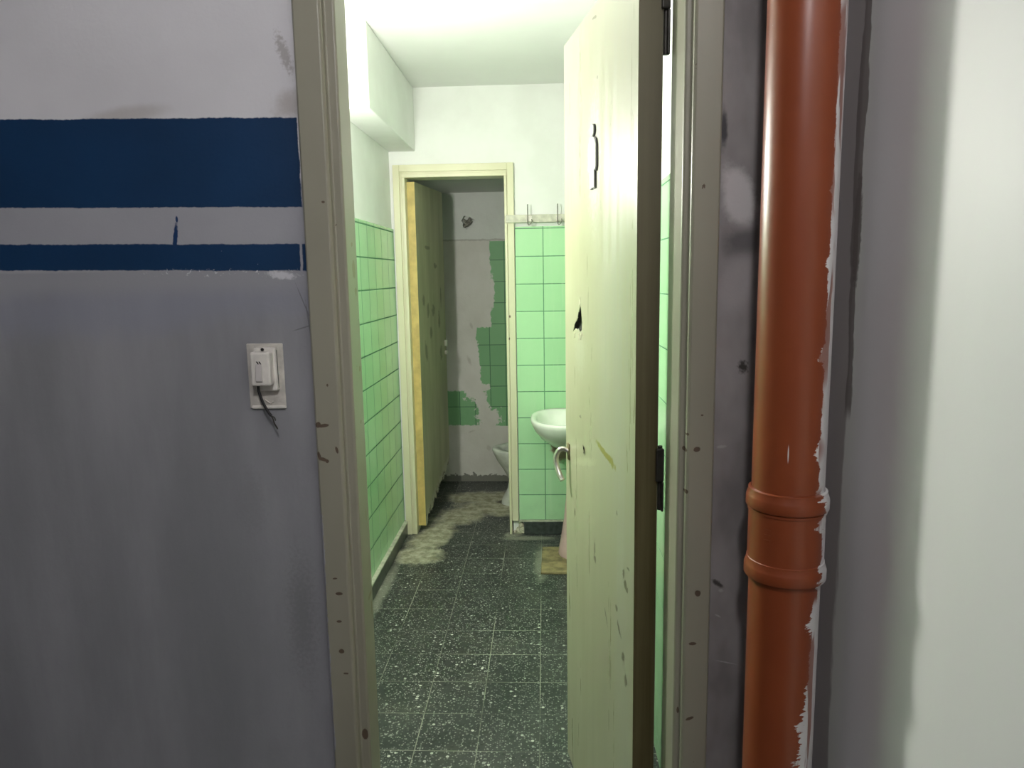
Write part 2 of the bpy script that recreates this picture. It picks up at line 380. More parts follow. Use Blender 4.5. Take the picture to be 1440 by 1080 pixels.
def mat_leaf():
    g = G('entry_door_paint', .27, .5)
    u, z = g.y, g.z                                  # local y runs from the hinges to the free edge
    n = g.noise(26, 5, .62); f = g.noise(80, 3); s = g.noise(7, 5, .65, (1, 2.2, .16)); big = g.noise(2.6, 4, .5)
    nz = g.m('MULTIPLY_ADD', n, 1.6, -.8); nf = g.m('MULTIPLY_ADD', f, 2.2, -1.1)
    c = g.mix(g.step(big, .3, .7), (0.348, 0.339, 0.222), (0.393, 0.384, 0.267))
    # whiter wash brushed over the hinge half
    wash = g.mul(g.step(u, .42, .05), g.step(s, .36, .62))
    c = g.mix(g.mul(wash, .85), c, (0.388, 0.388, 0.310))
    top_wash_dim = g.mul(g.step(z, 1.50, 1.85), .55)  # upper leaf washed over, darker than the base below to offset the lamp's falloff
    c = g.mix(top_wash_dim, c, (0.316, 0.316, 0.255))
    c = g.mix(g.mul(g.ell(u, z, .25, .55, .40, .35, 0, .8, nz), .45), c, (0.352, 0.344, 0.232))
    c = g.mix(g.mul(g.step(s, .62, .72), .35), c, (0.358, 0.358, 0.289))
    # mustard smear
    sm = g.union([g.ell(u, z, .222, 1.033, .065, .0075, .17, .3, nf), g.ell(u, z, .165, 1.025, .03, .010, .2, .3, nf)])
    c = g.mix(g.mul(sm, .85), c, (0.264, 0.232, 0.040))
    # pale run at the handle, bright rubs
    c = g.mix(g.mul(g.ell(u, z, .40, .965, .10, .010, -.25, .4, nf), .8), c, (0.448, 0.448, 0.304))
    c = g.mix(g.mul(g.ell(u, z, .44, 1.24, .045, .05, 0, .6, nf), .6), c, (0.432, 0.432, 0.328))
    c = g.mix(g.mul(g.ell(u, z, .31, 1.70, .045, .12, 0, .5, nf), .7), c, (0.464, 0.468, 0.408))
    # pits and scuffs
    marks = [(.40, .995, .016, .011, .5), (.305, 2.002, .018, .003, .15), (.44, 1.075, .010, .004, 0), (.07, .80, .006, .012, .2), (.30, .745, .012, .008, 0),
             (.055, .78, .014, .009, .3), (.04, .825, .009, .003, 0), (.20, .64, .02, .004, .9), (.10, .66, .02, .006, .8), (.07, .61, .012, .010, .2),
             (.12, .70, .010, .006, 0), (.50, .80, .008, .010, .1), (.30, .77, .006, .02, .2), (.05, .565, .01, .012, 0), (.28, 1.87, .004, .004, 0), (.12, .92, .005, .005, 0)]
    mk = g.union([g.ell(u, z, *q, .25, nf) for q in marks])
    dots = g.mul(g.step(g.noise(55, 2, .5, (1, 1, .7)), .775, .79), g.step(g.noise(5, 2), .5, .6))
    mk = g.mx(mk, dots)
    c = g.mix(g.mul(mk, .75), c, (.10, .08, .045))
    scr = g.step(g.noise(22, 2, .5, (1, 1.4, .10), (9, 3, 1)), .72, .75)
    c = g.mix(g.mul(scr, .35), c, (0.448, 0.448, 0.376))
    g.bump(g.sub(g.mul(s, .5), g.mul(mk, .6)), .16, .003)
    return g.out(c, g.m('MULTIPLY_ADD', s, .3, .16))

def mat_edge():
    g = G('door_edge_wood', .5, .4)
    n = g.noise(9, 5, .6, (4, 4, .15)); m_ = g.noise(4, 3)
    c = g.mix(g.step(n, .3, .7), (.085, .066, .024), (.140, .118, .055))
    c = g.mix(g.mul(g.step(g.z, .9, 1.9), .7), c, (.20, .185, .135))  # lighter upwards: falloff of the corridor light painted into the edge colour
    g.bump(n, .2, .002)
    return g.out(c)

def mat_stall_leaf():
    g = G('stall_door_paint', .5, .4)
    u, z = g.y, g.z
    n = g.noise(28, 5, .65); s = g.noise(6, 4, .6, (1, 2, .3)); nz = g.m('MULTIPLY_ADD', n, 2.4, -1.2)
    c = g.mix(g.step(s, .3, .7), (.30, .29, .19), (.39, .375, .25))
    mk = g.union([g.ell(u, z, a, b, ra, rb, r, .3, nz) for a, b, ra, rb, r in
                  ((.12, 1.02, .02, .05, .2), (.28, 1.24, .03, .03, .2), (.18, 1.25, .02, .04, 0), (.40, 1.18, .02, .05, 0), (.22, 1.12, .03, .03, 0),
                   (.42, .98, .02, .04, 0), (.10, 1.30, .02, .03, 0), (.35, 1.50, .03, .015, 0), (.20, 1.60, .04, .01, 0), (.45, 1.33, .012, .06, 0))])
    c = g.mix(g.mul(mk, .65), c, (.10, .10, .07))
    # delaminated pale ply along the rotten foot
    rot = g.step(g.sub(g.add(z, g.m('MULTIPLY_ADD', n, .14, -.07)), g.m('MULTIPLY_ADD', u, .40, .05)), .075, .03)
    c = g.mix(g.mul(rot, .8), c, (.42, .40, .33))
    c = g.mix(g.mul(rot, g.step(n, .52, .62)), c, (.07, .055, .04))
    return g.out(c)

def mat_pipe():
    g = G('orange_drain_plastic', .30, .5)
    x, y, z = g.x, g.y, g.z
    n = g.noise(90, 4, .6); st = g.noise(30, 4, .6, (1, 1, .10)); bn = g.noise(12, 4, .6, (1, 1, 1))
    c = g.mix(g.step(g.noise(3, 3), .3, .7), (.215, .046, .0155), (.255, .058, .018))
    # how far round towards the side wall (1 = the far silhouette seen from the corridor)
    r = g.m('SQRT', g.add(g.mul(x, x), g.mul(y, y)))
    s = g.m('DIVIDE', g.m('MULTIPLY_ADD', x, .949, g.mul(y, -.316)), r)
    bris = g.m('MULTIPLY_ADD', g.noise(55, 4, .75, (1, 1, 1.6)), .16, -.08)
    q = g.add(s, bris)
    ragz = g.m('MULTIPLY_ADD', g.noise(60, 3, .7, (.7, .7, 3.2), (2, 5, 1)), 3.2, -1.05, clamp=True)
    for (bz, bw, ds) in ((1.8402, 0.01316, .20), (1.5671, 0.0094, .12), (1.4617, 0.01316, .16), (1.3213, 0.02068, .26), (1.1744, 0.02444, .26), (1.0963, 0.02068, .22), (1.0539, 0.01692, .24),
                         (0.9833, 0.01316, .18), (0.9597, 0.0188, .20), (0.8891, 0.0282, .22), (0.8279, 0.0282, .10), (0.7761, 0.0282, .16), (0.7196, 0.047, .30), (0.649, 0.047, .32), (0.5831, 0.0564, .34), (0.4795, 0.0846, .36)):
        b = g.m('SUBTRACT', 1.0, g.m('ABSOLUTE', g.m('DIVIDE', g.sub(z, bz), bw)), clamp=True)
        q = g.m('MULTIPLY_ADD', g.mul(b, ragz), ds, q)
    q = g.m('MULTIPLY_ADD', g.step(z, .84, .62), .13, q)
    side = g.step(q, .79, .815)
    side = g.mul(side, g.inv(g.mul(g.band(z, .927, 1.11, .01), g.step(q, .93, .90))))
    gaps = g.mul(g.step(st, .50, .54), g.mul(g.step(s, .985, .96), g.step(g.noise(6, 2), .38, .46)))
    white = g.mul(side, g.inv(g.mul(gaps, .8)))
    speck = g.step(n, .775, .79)
    speck = g.mx(g.mul(speck, .5), g.mul(g.ell(s, z, -.02, 1.1716, .016, .013, 0, .3), g.step(y, .01, -.01)))
    w = g.mx(white, speck)
    c = g.mix(w, c, (.70, .68, .665))
    g.bump(g.mul(white, bn), .3, .003)
    return g.out(c, g.m('MULTIPLY_ADD', w, .35, .33))

M = {}
M['corridor'] = mat_corridor_wall(); M['side'] = mat_side_wall()
M['white'] = mat_white('bathroom_white_paint'); M['ceil'] = mat_white('ceiling_paint', (.70, .71, .68), (.74, .75, .72), 2)
M['dim'] = mat_white('corridor_plain_paint', (.22, .22, .235), (.27, .27, .285), 3)
M['tile_side'] = mat_tile('green_wall_tiles_side', 'y', 3.345, .3585, .1455, .1463, jw=.0050)
M['tile_far'] = mat_tile('green_wall_tiles_far', 'x', -.1535, .0815, .1500, .1455, True)
M['tile_r'] = mat_tile('green_wall_tiles_hidden', 'y', 2.07, .3585, .1455, .1463)
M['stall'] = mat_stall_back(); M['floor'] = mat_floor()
M['frame'] = mat_frame('entry_frame_paint', (
    (-.402, 1.176, .010, .0030, .1), (-.411, 1.178, .005, .005, 0), (-.4065, 1.114, .009, .0035, -.4), (-.412, 1.120, .004, .009, .2), (-.379, 1.131, .0028, .008, .2),
    (-.398, 1.110, .003, .003, 0), (-.389, .855, .006, .003, 0), (-.396, .885, .006, .0022, .1), (-.392, .80, .004, .002, 0), (-.390, .74, .006, .005, 0),
    (-.386, .695, .003, .002, 0), (-.382, .695, .003, .002, 0), (-.3585, .557, .006, .011, .1), 
    (-.39, 1.25, .002, .003, 0), (-.38, 1.57, .003, .002, 0), (.268, 1.128, .0055, .0045, .2), (.249, 1.126, .003, .004, 0), (.2515, 1.05, .003, .004, 0),
    (.252, 1.155, .002, .0025, 0), (.275, .858, .005, .005, 0), (.268, .76, .0075, .0035, 0), (.266, .61, .0085, .0035, .4), (.2465, .615, .002, .006, 0), (.276, 1.19, .003, .002, 0)))
M['frame2'] = mat_frame('stall_frame_paint', ((-.19, 1.10, .004, .008, 0), (-.185, 1.22, .004, .006, 0)), ((.60, .585, .40), (.67, .65, .47)), .76)
M['leaf'] = mat_leaf(); M['edge'] = mat_edge(); M['stall_leaf'] = mat_stall_leaf(); M['pipe'] = mat_pipe()
M['yellow'] = plain('raw_yellow_wood', (.54, .42, .15), .5, .09, 14)
M['hole'] = plain('torn_dark_hole', (.030, .030, .024), .9, .2, 60)
M['torn'] = plain('torn_pale_fibre', (.62, .60, .46), .8, .12, 60)
M['iron'] = plain('dark_iron', (.045, .042, .035), .5, .15, 40, .4)
M['steel'] = plain('dull_cast_steel', (.60, .58, .52), .28, .08, 40, .85)
M['black'] = plain('black_plastic', (.012, .012, .012), .5, .1)
M['signwhite'] = plain('sign_white', (.80, .81, .74), .4, .03)
M['signdark'] = plain('sign_dark_edge', (.045, .047, .042), .6, .1)
M['plastic'] = plain('aged_white_plastic', (.76, .73, .66), .35, .05, 30)
M['plate'] = plain('grey_beige_plate', (.58, .55, .49), .45, .08, 45)
M['rocker'] = plain('rocker_grey', (.58, .55, .52), .35, .04, 30)
M['ceramic'] = plain('white_ceramic', (.82, .83, .77), .12, .03, 8)
M['pink'] = plain('pink_ceramic', (.62, .44, .43), .25, .05, 8)
M['oldceramic'] = plain('grimy_ceramic', (.60, .62, .56), .25, .08, 18)
M['water'] = plain('dark_bowl_water', (.035, .045, .035), .15, .1)
M['rail'] = plain('greyed_wood_rail', (.52, .51, .42), .5, .10, 26)
M['base'] = plain('dark_baseboard_tile', (.040, .050, .045), .35, .25, 30)
M['cap'] = plain('baseboard_joint', (.45, .46, .36), .7, .12, 30)
M['slab'] = plain('brown_stone_slab', (.235, .190, .095), .6, .22, 22, bump=.3)
M['rubble'] = plain('crumbled_plaster', (.46, .44, .34), .9, .25, 60, bump=.5)

def emitter(name, col, st):
    m_ = bpy.data.materials.new(name); m_.use_nodes = True; nt = m_.node_tree
    nt.nodes.remove(nt.nodes['Principled BSDF'])
    e = nt.nodes.new('ShaderNodeEmission'); e.inputs[0].default_value = col + (1,); e.inputs[1].default_value = st
    nt.links.new(e.outputs[0], nt.nodes['Material Output'].inputs[0]); return m_
M['globe'] = emitter('lit_globe', (1.0, .98, .915), 385)
M['tube'] = emitter('lit_corridor_globe', (1.0, .975, .99), 225)

# ------------------------------------------------------------------ setting
def struct(name, bm, mat, label, cat, parent=None, **k):
    o = obj(name, bm, mat, parent, **k)
    if parent is None: tag(o, label, cat, kind='structure')
    return o
bm = BM()
box(bm, -2.5, -.405, D, 1.40, 0, 2.6); box(bm, .288, .6, D, 1.40, 0, 2.6); box(bm, -.405, .288, D, 1.40, 2.07, 2.6)
struct('wall_front', bm, M['corridor'], 'corridor wall around the doorway, grey with two blue painted stripes', 'wall')
bm = BM(); box(bm, CX, .6, -1.5, D, 0, 2.6)
struct('wall_corridor_side', bm, M['side'], 'white corridor side wall beside the orange drain pipe', 'wall')
bm = BM(); box(bm, -2.6, .6, -1.6, -1.5, 0, 2.6)
struct('wall_corridor_rear', bm, M['dim'], 'plain corridor wall behind the viewer', 'wall')
bm = BM(); box(bm, -2.6, -2.5, -1.5, 1.40, 0, 2.6)
struct('wall_corridor_end', bm, M['dim'], 'plain end wall of the dim corridor', 'wall')
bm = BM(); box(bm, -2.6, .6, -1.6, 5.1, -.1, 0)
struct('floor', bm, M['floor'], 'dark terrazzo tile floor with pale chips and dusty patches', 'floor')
bm = BM(); box(bm, -2.6, .6, -1.6, 1.40, 2.6, 2.7)
struct('ceiling_corridor', bm, M['dim'], 'plain ceiling of the corridor', 'ceiling')
bm = BM(); box(bm, -.91, .435, 1.40, 5.1, CEIL, 2.51)
struct('ceiling', bm, M['ceil'], 'white bathroom ceiling above the tiled walls', 'ceiling')

bm = BM(); box(bm, -.91, XL, 1.40, 5.1, 0, CEIL)
wl = struct('wall_bathroom_left', bm, M['white'], 'long bathroom wall, white above and green tiles below, under the boxed beam', 'wall')
bm = BM(); box(bm, XL, XL + .01, 1.40, FAR, 0, 1.692); struct('tiling', bm, M['tile_side'], '', '', wl, bevel=.002)
bm = BM(); box(bm, XR, .435, 1.40, 5.1, 0, CEIL)
wr = struct('wall_bathroom_right', bm, M['white'], 'bathroom wall close behind the open entry door, half tiled green', 'wall')
bm = BM(); box(bm, XR - .01, XR, 1.40, FAR, 0, 1.692); struct('tiling', bm, M['tile_r'], '', '', wr, bevel=.002)

FX0, FX1, IX0, IX1 = -.79, -.155, -.728, -.205      # far door frame, outer and inner
bm = BM()
box(bm, XL, IX0 - .02, FAR, FAR + .1, 0, CEIL); box(bm, IX1 + .02, XR, FAR, FAR + .1, 0, CEIL)
box(bm, IX0 - .02, IX1 + .02, FAR, FAR + .1, 1.985, CEIL)
wb = struct('wall_bathroom_back', bm, M['white'], 'far bathroom wall with the stall doorway, coat rail and green tiles', 'wall')
bm = BM(); box(bm, FX1 + .004, XR - .01, FAR - .01, FAR, .082, 1.692); struct('tiling', bm, M['tile_far'], '', '', wb, bevel=.002)

bm = BM(); box(bm, XL, -.67, 2.935, FAR, 2.09, CEIL)
struct('ceiling_beam', bm, M['white'], 'boxed white beam under the ceiling along the long tiled wall', 'beam', bevel=.004)
bm = BM(); box(bm, XL + .01, -.782, 1.40, FAR, 0, .070)
b1 = struct('baseboard_left', bm, M['base'], 'dark baseboard under the green tiles of the long wall', 'baseboard', bevel=.002)
bm = BM(); box(bm, XL + .01, -.780, 1.40, FAR, .070, .078); struct('joint_strip', bm, M['cap'], '', '', b1)
bm = BM(); box(bm, -.125, XR - .01, FAR - .022, FAR, 0, .074)
b2 = struct('baseboard_back', bm, M['base'], 'dark baseboard below the green tiles beside the pink pedestal', 'baseboard', bevel=.002)
bm = BM(); box(bm, -.150, XR - .01, FAR - .020, FAR, .074, .082); struct('joint_strip', bm, M['cap'], '', '', b2)

# stall
bm = BM(); box(bm, XL, XR, BACK, 5.1, 0, CEIL)
sb = struct('wall_stall_back', bm, M['stall'], 'stall back wall of patched white plaster and leftover dark green tiles', 'wall')
bm = BM(); pts = []
for i in range(26):
    a = 2 * PI * i / 26; r = .040 * (1 + .16 * math.sin(3 * a + 1) + .10 * math.sin(7 * a))
    pts.append((-.508 + r * 1.05 * math.cos(a), 1.795 + r * math.sin(a)))
prism(bm, pts, BACK - .02, BACK + .06, lambda u, v, t: (u, t, v))
cutter = obj('cutter', bm, M['hole']); cut(sb, [cutter])
bm = BM()
for i in range(11):
    a = random.uniform(0, 2 * PI); q = random.uniform(.2, .9) * .036
    m4 = Matrix.Translation((-.508 + q * math.cos(a), BACK + random.uniform(.008, .03), 1.795 + q * math.sin(a))) @ Matrix.Rotation(a, 4, 'Y') @ Matrix.Diagonal((1, .7, 1.5, 1))
    bmesh.ops.create_icosphere(bm, subdivisions=1, radius=random.uniform(.008, .014), matrix=m4)
o = obj('rubble', bm, plain('hole_rubble', (.24, .235, .20), .9, .3, 90), sb); o['kind'] = 'stuff'
bm = BM(); box(bm, XL, XR, FAR + .1, BACK, 1.99, 2.05)
struct('ceiling_stall', bm, M['ceil'], 'low white ceiling inside the toilet stall', 'ceiling')

# ------------------------------------------------------------------ door frames
def frame_run(bm, prof, z0, z1, mirror=1):
    prism(bm, prof, z0, z1, lambda u, v, t: (u, v, t))
bm = BM()
pl = [(-.417, 1.284), (-.414, 1.280), (-.372, 1.280), (-.3675, 1.285), (-.3675, 1.296), (-.3655, 1.299), (-.3520, 1.299), (-.349, 1.302), (-.349, 1.371), (-.363, 1.371), (-.363, 1.425), (-.417, 1.425)]
pr = [(.299, 1.284), (.2965, 1.280), (.2545, 1.280), (.250, 1.285), (.250, 1.296), (.2485, 1.299), (.241, 1.299), (.238, 1.302), (.238, 1.425), (.299, 1.425)]
frame_run(bm, pl, 0, 2.035); frame_run(bm, pr[::-1], 0, 2.035)
prism(bm, [(2.095, 1.284), (2.092, 1.280), (2.055, 1.280), (2.050, 1.285), (2.050, 1.296), (2.035, 1.299), (2.035, 1.425), (2.095, 1.425)], -.417, .299, lambda u, v, t: (t, v, u))
struct('trim_1', bm, M['frame'], 'chipped grey-beige door frame of the restroom entry', 'door frame', bevel=.0012, seg=1)

bm = BM()
def casing(x0, x1, xi, z0, z1):          # outer flat, then a stepped inner moulding
    s = 1 if xi > x0 else -1
    box(bm, min(x0, x1), max(x0, x1), FAR - .022, FAR + .001, z0, z1)
casing(FX0, FX0 + .034, IX0, 0, 2.02); box(bm, FX0 + .034, FX0 + .044, FAR - .014, FAR + .1, 0, 1.99); box(bm, FX0 + .044, IX0, FAR - .019, FAR + .1, 0, 1.955)
casing(FX1 - .034, FX1, IX1, .078, 2.02); box(bm, IX1 + .006, FX1 - .034, FAR - .014, FAR + .1, .078, 1.99); box(bm, IX1, IX1 + .014, FAR - .019, FAR + .1, 0, 1.955)
box(bm, FX0 + .034, FX1 - .034, FAR - .022, FAR + .001, 1.984, 2.02); box(bm, FX0 + .044, FX1 - .040, FAR - .014, FAR + .1, 1.972, 1.986); box(bm, FX0 + .044, IX1 + .014, FAR - .019, FAR + .1, 1.955, 1.974)
struct('trim_2', bm, M['frame2'], 'cream door frame around the toilet stall doorway', 'door frame', bevel=.0015, seg=1)
bm = BM()
for (x, z, r) in ((-.150, .020, .020), (-.140, .050, .016), (-.160, .012, .013), (-.132, .018, .018), (-.146, .066, .012), (-.175, .008, .010)):
    bmesh.ops.create_icosphere(bm, subdivisions=2, radius=r, matrix=Matrix.Translation((x, FAR - .002, z)) @ Matrix.Diagonal((1, .8, 1.1, 1)))
for v in bm.verts: v.co += Vector((random.uniform(-1, 1), random.uniform(-1, 1), random.uniform(-1, 1))) * .003
o = obj('plaster_rubble', bm, M['rubble']); tag(o, 'crumbled plaster at the broken foot of the stall door frame', 'rubble', kind='stuff')

# ------------------------------------------------------------------ entry door (hinged on the pipe side, opened inwards)
HX, HY = .1785, 1.432
ANG = math.atan2(.1785 - .0575, .59)
T, W, H = .0475, .602, 2.03
d1 = empty('door_1', (HX, HY, 0), ANG)          # local x: thickness away from the opening, local y: towards the free edge
tag(d1, 'open cream restroom door with a torn hole and a man symbol', 'door', kind='structure')
bm = BM(); box(bm, 0, T, 0, W, .012, H)
for f in bm.faces:
    f.material_index = 1 if f.normal.y < -.5 or all(abs(v.co.y) < 1e-6 for v in f.verts) else 0
leaf = obj('door_leaf', bm, [M['leaf'], M['edge'], M['hole']], d1)
bm = BM()
hole = [(.424, 1.300), (.440, 1.296), (.455, 1.303), (.470, 1.298), (.490, 1.300), (.512, 1.292), (.500, 1.306), (.480, 1.318), (.462, 1.330), (.455, 1.343), (.446, 1.352), (.436, 1.362), (.430, 1.352), (.426, 1.335), (.420, 1.318)]
prism(bm, hole, -.01, .012, lambda u, v, t: (t, u, v))
cutter = obj('cutter', bm, M['hole'], d1)
bm = BM(); lathe(bm, [(.006, -.01), (.006, .014)], n=16)
for v in bm.verts: v.co = Vector((v.co.z, .405 + v.co.x, .995 + v.co.y * 1.4))
c2 = obj('cutter', bm, M['hole'], d1)
cut(leaf, [cutter, c2])
for p in leaf.data.polygons:                     # the inside of the carved holes
    if abs(p.center.x) > .0005 and p.center.x < T - .001 and .02 < p.center.y < W - .02 and .02 < p.center.z < H - .02: p.material_index = 2
b_ = leaf.modifiers.new('bevel', 'BEVEL'); b_.width = .0015; b_.segments = 1; b_.limit_method = 'ANGLE'
# torn pale fibres round the hole
bm = BM()
for (u, z, l, a) in ((.436, 1.366, .016, .2), (.446, 1.362, .02, -.2), (.43, 1.29, .016, 3.0), (.452, 1.290, .018, 3.3), (.495, 1.288, .014, 2.9), (.418, 1.30, .014, 3.5)):
    pts = [(u - .003, z), (u + .003, z), (u + l * math.sin(a), z + l * math.cos(a))]
    prism(bm, pts, -.0012, 0, lambda p, q, t: (t, p, q))
o = obj('torn_edge', bm, M['torn'], d1); o['label'] = 'pale torn fibres around the hole'
# hinges: knuckle plus the plate bridging the gap to the frame
for (z0, zm, z1) in ((1.838, 1.918, 2.0), (.961, 1.024, 1.092), (.14, .20, .27)):
    bm = BM(); box(bm, T - .006, .0580, -.009, -.0005, zm, z1); box(bm, .0530, .0580, -.009, -.0005, z0, zm)
    hg = obj('hinge', bm, M['iron'], d1, bevel=.003)
    bm = BM(); lathe(bm, [(.0045, z0 + .002), (.0045, z1 + .004)], T + .0055, .0035, 16); obj('hinge_pin', bm, M['iron'], hg, smooth=True)
# lever handle: neck standing off the leaf near the free edge, curled lever hanging down
HZ = .950; HU = .567
bm = BM(); prism(bm, [(HU - .012, HZ - .020), (HU + .010, HZ - .020), (HU + .010, HZ + .026), (HU - .012, HZ + .026)], -.004, 0, lambda u, v, t: (t, u, v))
hd = obj('door_handle', bm, plain('rusty_plate', (.20, .17, .09), .5, .2, 60, .3), d1, bevel=.0015)
bm = BM()
path = spline([(-.003, HU, HZ + .004), (-.014, HU + .004, HZ + .010), (-.026, HU + .008, HZ + .006), (-.034, HU + .012, HZ - .012), (-.034, HU + .010, HZ - .034), (-.028, HU, HZ - .060), (-.021, HU - .010, HZ - .076)], 7)
rings = []
for i, p in enumerate(path):
    t = (path[min(i + 1, len(path) - 1)] - path[max(i - 1, 0)]).normalized()
    side = Vector((0, 1, 0)); side = (side - t * side.dot(t)).normalized(); nn = t.cross(side)
    k = i / (len(path) - 1); w = .0100 - .002 * math.sin(k * PI); h = .0062 + .002 * k
    rings.append([tuple(p + side * w * math.copysign(abs(math.cos(a)) ** .7, math.cos(a)) + nn * h * math.copysign(abs(math.sin(a)) ** .7, math.sin(a))) for a in [2 * PI * j / 14 for j in range(14)]])
loft(bm, rings); o = obj('lever', bm, M['steel'], hd, smooth=True); o['label'] = 'worn bare metal lever'
# the man symbol: a raised cut-out on a dark backing
def man(grow):
    w = grow
    return [(-.010 - w, .108), (-.024 - w, .100 + w), (-.030 - w, .088), (-.031 - w, .040), (-.025 - w, .033 - w), (-.019, .036), (-.019, .078), (-.017 - w * .5, .060), (-.0175 - w, -.004 - w), (-.0025, -.004 - w), (-.0015, .050 - w),
            (.0015, .050 - w), (.0025, -.004 - w), (.0175 + w, -.004 - w), (.017 + w * .5, .060), (.019, .078), (.019, .036), (.025 + w, .033 - w), (.031 + w, .040), (.030 + w, .088), (.024 + w, .100 + w), (.010 + w, .108)]
SU, SZ = .306, 1.638
bm = BM(); prism(bm, [(SU + u, SZ + v) for u, v in man(.0018)], -.004, 0, lambda u, v, t: (t, u, v))
head_outline = [(SU + .0145 * math.cos(2 * PI * i / 24), SZ + .1235 + .0145 * math.sin(2 * PI * i / 24)) for i in range(24)]
prism(bm, head_outline, -.004, 0, lambda u, v, t: (t, u, v))
sg = obj('restroom_symbol', bm, M['signdark'], d1); sg['label'] = 'black and white standing man symbol'
bm = BM(); prism(bm, [(SU + u, SZ + v) for u, v in man(-.0008)], -.0062, -.004, lambda u, v, t: (t, u, v))
prism(bm, [(SU + (p - SU) * .84, SZ + .1235 + (q - SZ - .1235) * .84) for p, q in head_outline], -.0062, -.004, lambda u, v, t: (t, u, v))
obj('symbol_face', bm, M['signwhite'], sg)

# ------------------------------------------------------------------ stall door (opened into the stall, foot rotted away)
A2 = math.atan2(-.071, .52)
d2 = empty('door_2', (-.729, 3.992, 0), A2)
tag(d2, 'grubby stall door standing open with a rotted foot and yellow edge', 'door', kind='structure')
bm = BM(); poly = [(0, .032), (.030, .034)]
u = .045
while u < .535:
    poly.append((u, .055 + .40 * u + random.uniform(-.022, .022))); u += random.uniform(.012, .024)
poly += [(.54, .285), (.54, 1.94), (0, 1.94)]
prism(bm, poly, 0, .043, lambda a, b, t: (t, a, b))
for f in bm.faces:
    if all(abs(v.co.y) < 1e-6 for v in f.verts): f.material_index = 1
lf = obj('door_leaf', bm, [M['stall_leaf'], M['yellow']], d2)
bm = BM()
for (z0, z1) in ((1.012, 1.050), (.960, .985)): box(bm, .043, .060, .500, .520, z0, z1)
o = obj('door_bolt', bm, M['steel'], d2, bevel=.002); o['label'] = 'small metal bolt near the free edge'

# ------------------------------------------------------------------ drain pipe
dp = empty('drain_pipe', (.3910, 1.165, -.011))
tag(dp, 'orange plastic drain pipe standing in the corridor corner, edged with white paint', 'drain pipe')
R = .0558
bm = BM(); lathe(bm, [(R, 1.077), (R, 2.599)], n=96); obj('upper_pipe', bm, M['pipe'], dp, smooth=True)
bm = BM(); lathe(bm, [(R, .012), (R, 1.0)], n=96); obj('lower_pipe', bm, M['pipe'], dp, smooth=True)
def ring(z, h, r0, r1):
    return [(r0, z - h * .64), (r0 + .0016, z - h * .62), (r0 + .0016, z - h * .50), (r0 + .0004, z - h * .47), (r1 - .0006, z - h * .42), (r1, z - h * .38), (r1, z + h * .06),
            (r1 - .0008, z + h * .14), (r1 - .0034, z + h * .36), (r1 - .0034, z + h * .47), (r1 - .0046, z + h * .50)]
body = R + .0035
prof = [(R + .0005, .952)] + ring(.9710, .033, R + .001, R + .0082) + [(body, .9895), (body, 1.0695)] + ring(1.0878, .033, body, R + .0082) + [(R + .0005, 1.1048)]
bm = BM(); lathe(bm, prof, n=96, cap0=False, cap1=False)
cp = obj('coupling_sleeve', bm, M['pipe'], dp, smooth=True, angle=28)
# faint moulded dashes on the sleeve
bm = BM()
for k in range(3):
    a = math.radians(222 + 2); z = 1.046 - k * .0085
    for q in range(5):
        t = a + (q - 2) * .035
        bmesh.ops.create_cube(bm, size=1, matrix=Matrix.Translation((body * math.cos(t), body * math.sin(t), z)) @ Matrix.Rotation(t, 4, 'Z') @ Matrix.Diagonal((.0012, .0022, .0014, 1)))
obj('moulded_marks', bm, M['pipe'], cp)

# ------------------------------------------------------------------ light switch
sw = empty('light_switch', (-.5065, D, 1.2655))
tag(sw, 'white surface light switch on a grey plate with a loose cable end', 'light switch')
bm = BM(); box(bm, -.0335, .0335, -.004, .0, -.0595, .0595); obj('back_plate', bm, M['plate'], sw, bevel=.002)
bm = BM()                                        # mounting block tilted a little, its top tab carrying the screw
box(bm, -.0155, .0250, -.018, -.004, -.0255, .0530)
bk = obj('mounting_block', bm, M['plastic'], sw, bevel=.003)
bm = BM(); box(bm, -.0160, .0200, -.036, -.012, -.0140, .0470)
cv = obj('cover', bm, M['plastic'], sw, bevel=.004, seg=3)
bm = BM()
prism(bm, [(-.0345, .0370), (-.040, -.004), (-.0385, -.0065), (-.0345, -.006)], -.0058, .0060, lambda u, v, t: (t, u, v))
rk = obj('rocker', bm, M['rocker'], sw, bevel=.0008, seg=1); rk['label'] = 'grey rocker with a small black mark'
bm = BM()
for k in (-.0026, .0018):
    prism(bm, [(k - .0018, .0305), (k + .0004, .0305), (k + .0030, .0255), (k + .0008, .0255)], -.0368, -.0350, lambda u, v, t: (u + .0005, t, v))
obj('rocker_mark', bm, M['black'], rk)
bm = BM(); lathe(bm, [(.0028, 0), (.0028, .002)], n=14)
for v in bm.verts: v.co = Vector((v.co.x + .002, -.0178 - v.co.z, v.co.y + .0500))
obj('screw', bm, M['black'], sw)
bm = BM(); box(bm, .0240, .0256, -.0128, -.0112, -.020, .048); obj('seam', bm, M['signdark'], bk)
bm = BM(); box(bm, .0240, .0266, -.011, -.007, .004, .010); obj('clip', bm, M['signwhite'], bk)
bm = BM(); tube(bm, spline([(-.0095, -.020, -.014), (-.0080, -.022, -.026), (-.002, -.023, -.044), (.006, -.024, -.060), (.0125, -.024, -.070)], 6), .0026, 10)
cb = obj('cable', bm, M['black'], sw, smooth=True); cb['label'] = 'loose black cable hanging from the box'
bm = BM(); tube(bm, spline([(.0125, -.024, -.070), (.0155, -.024, -.076), (.017, -.023, -.084), (.0225, -.022, -.095)], 5), [.0013] * 15 + [.0005], 8)
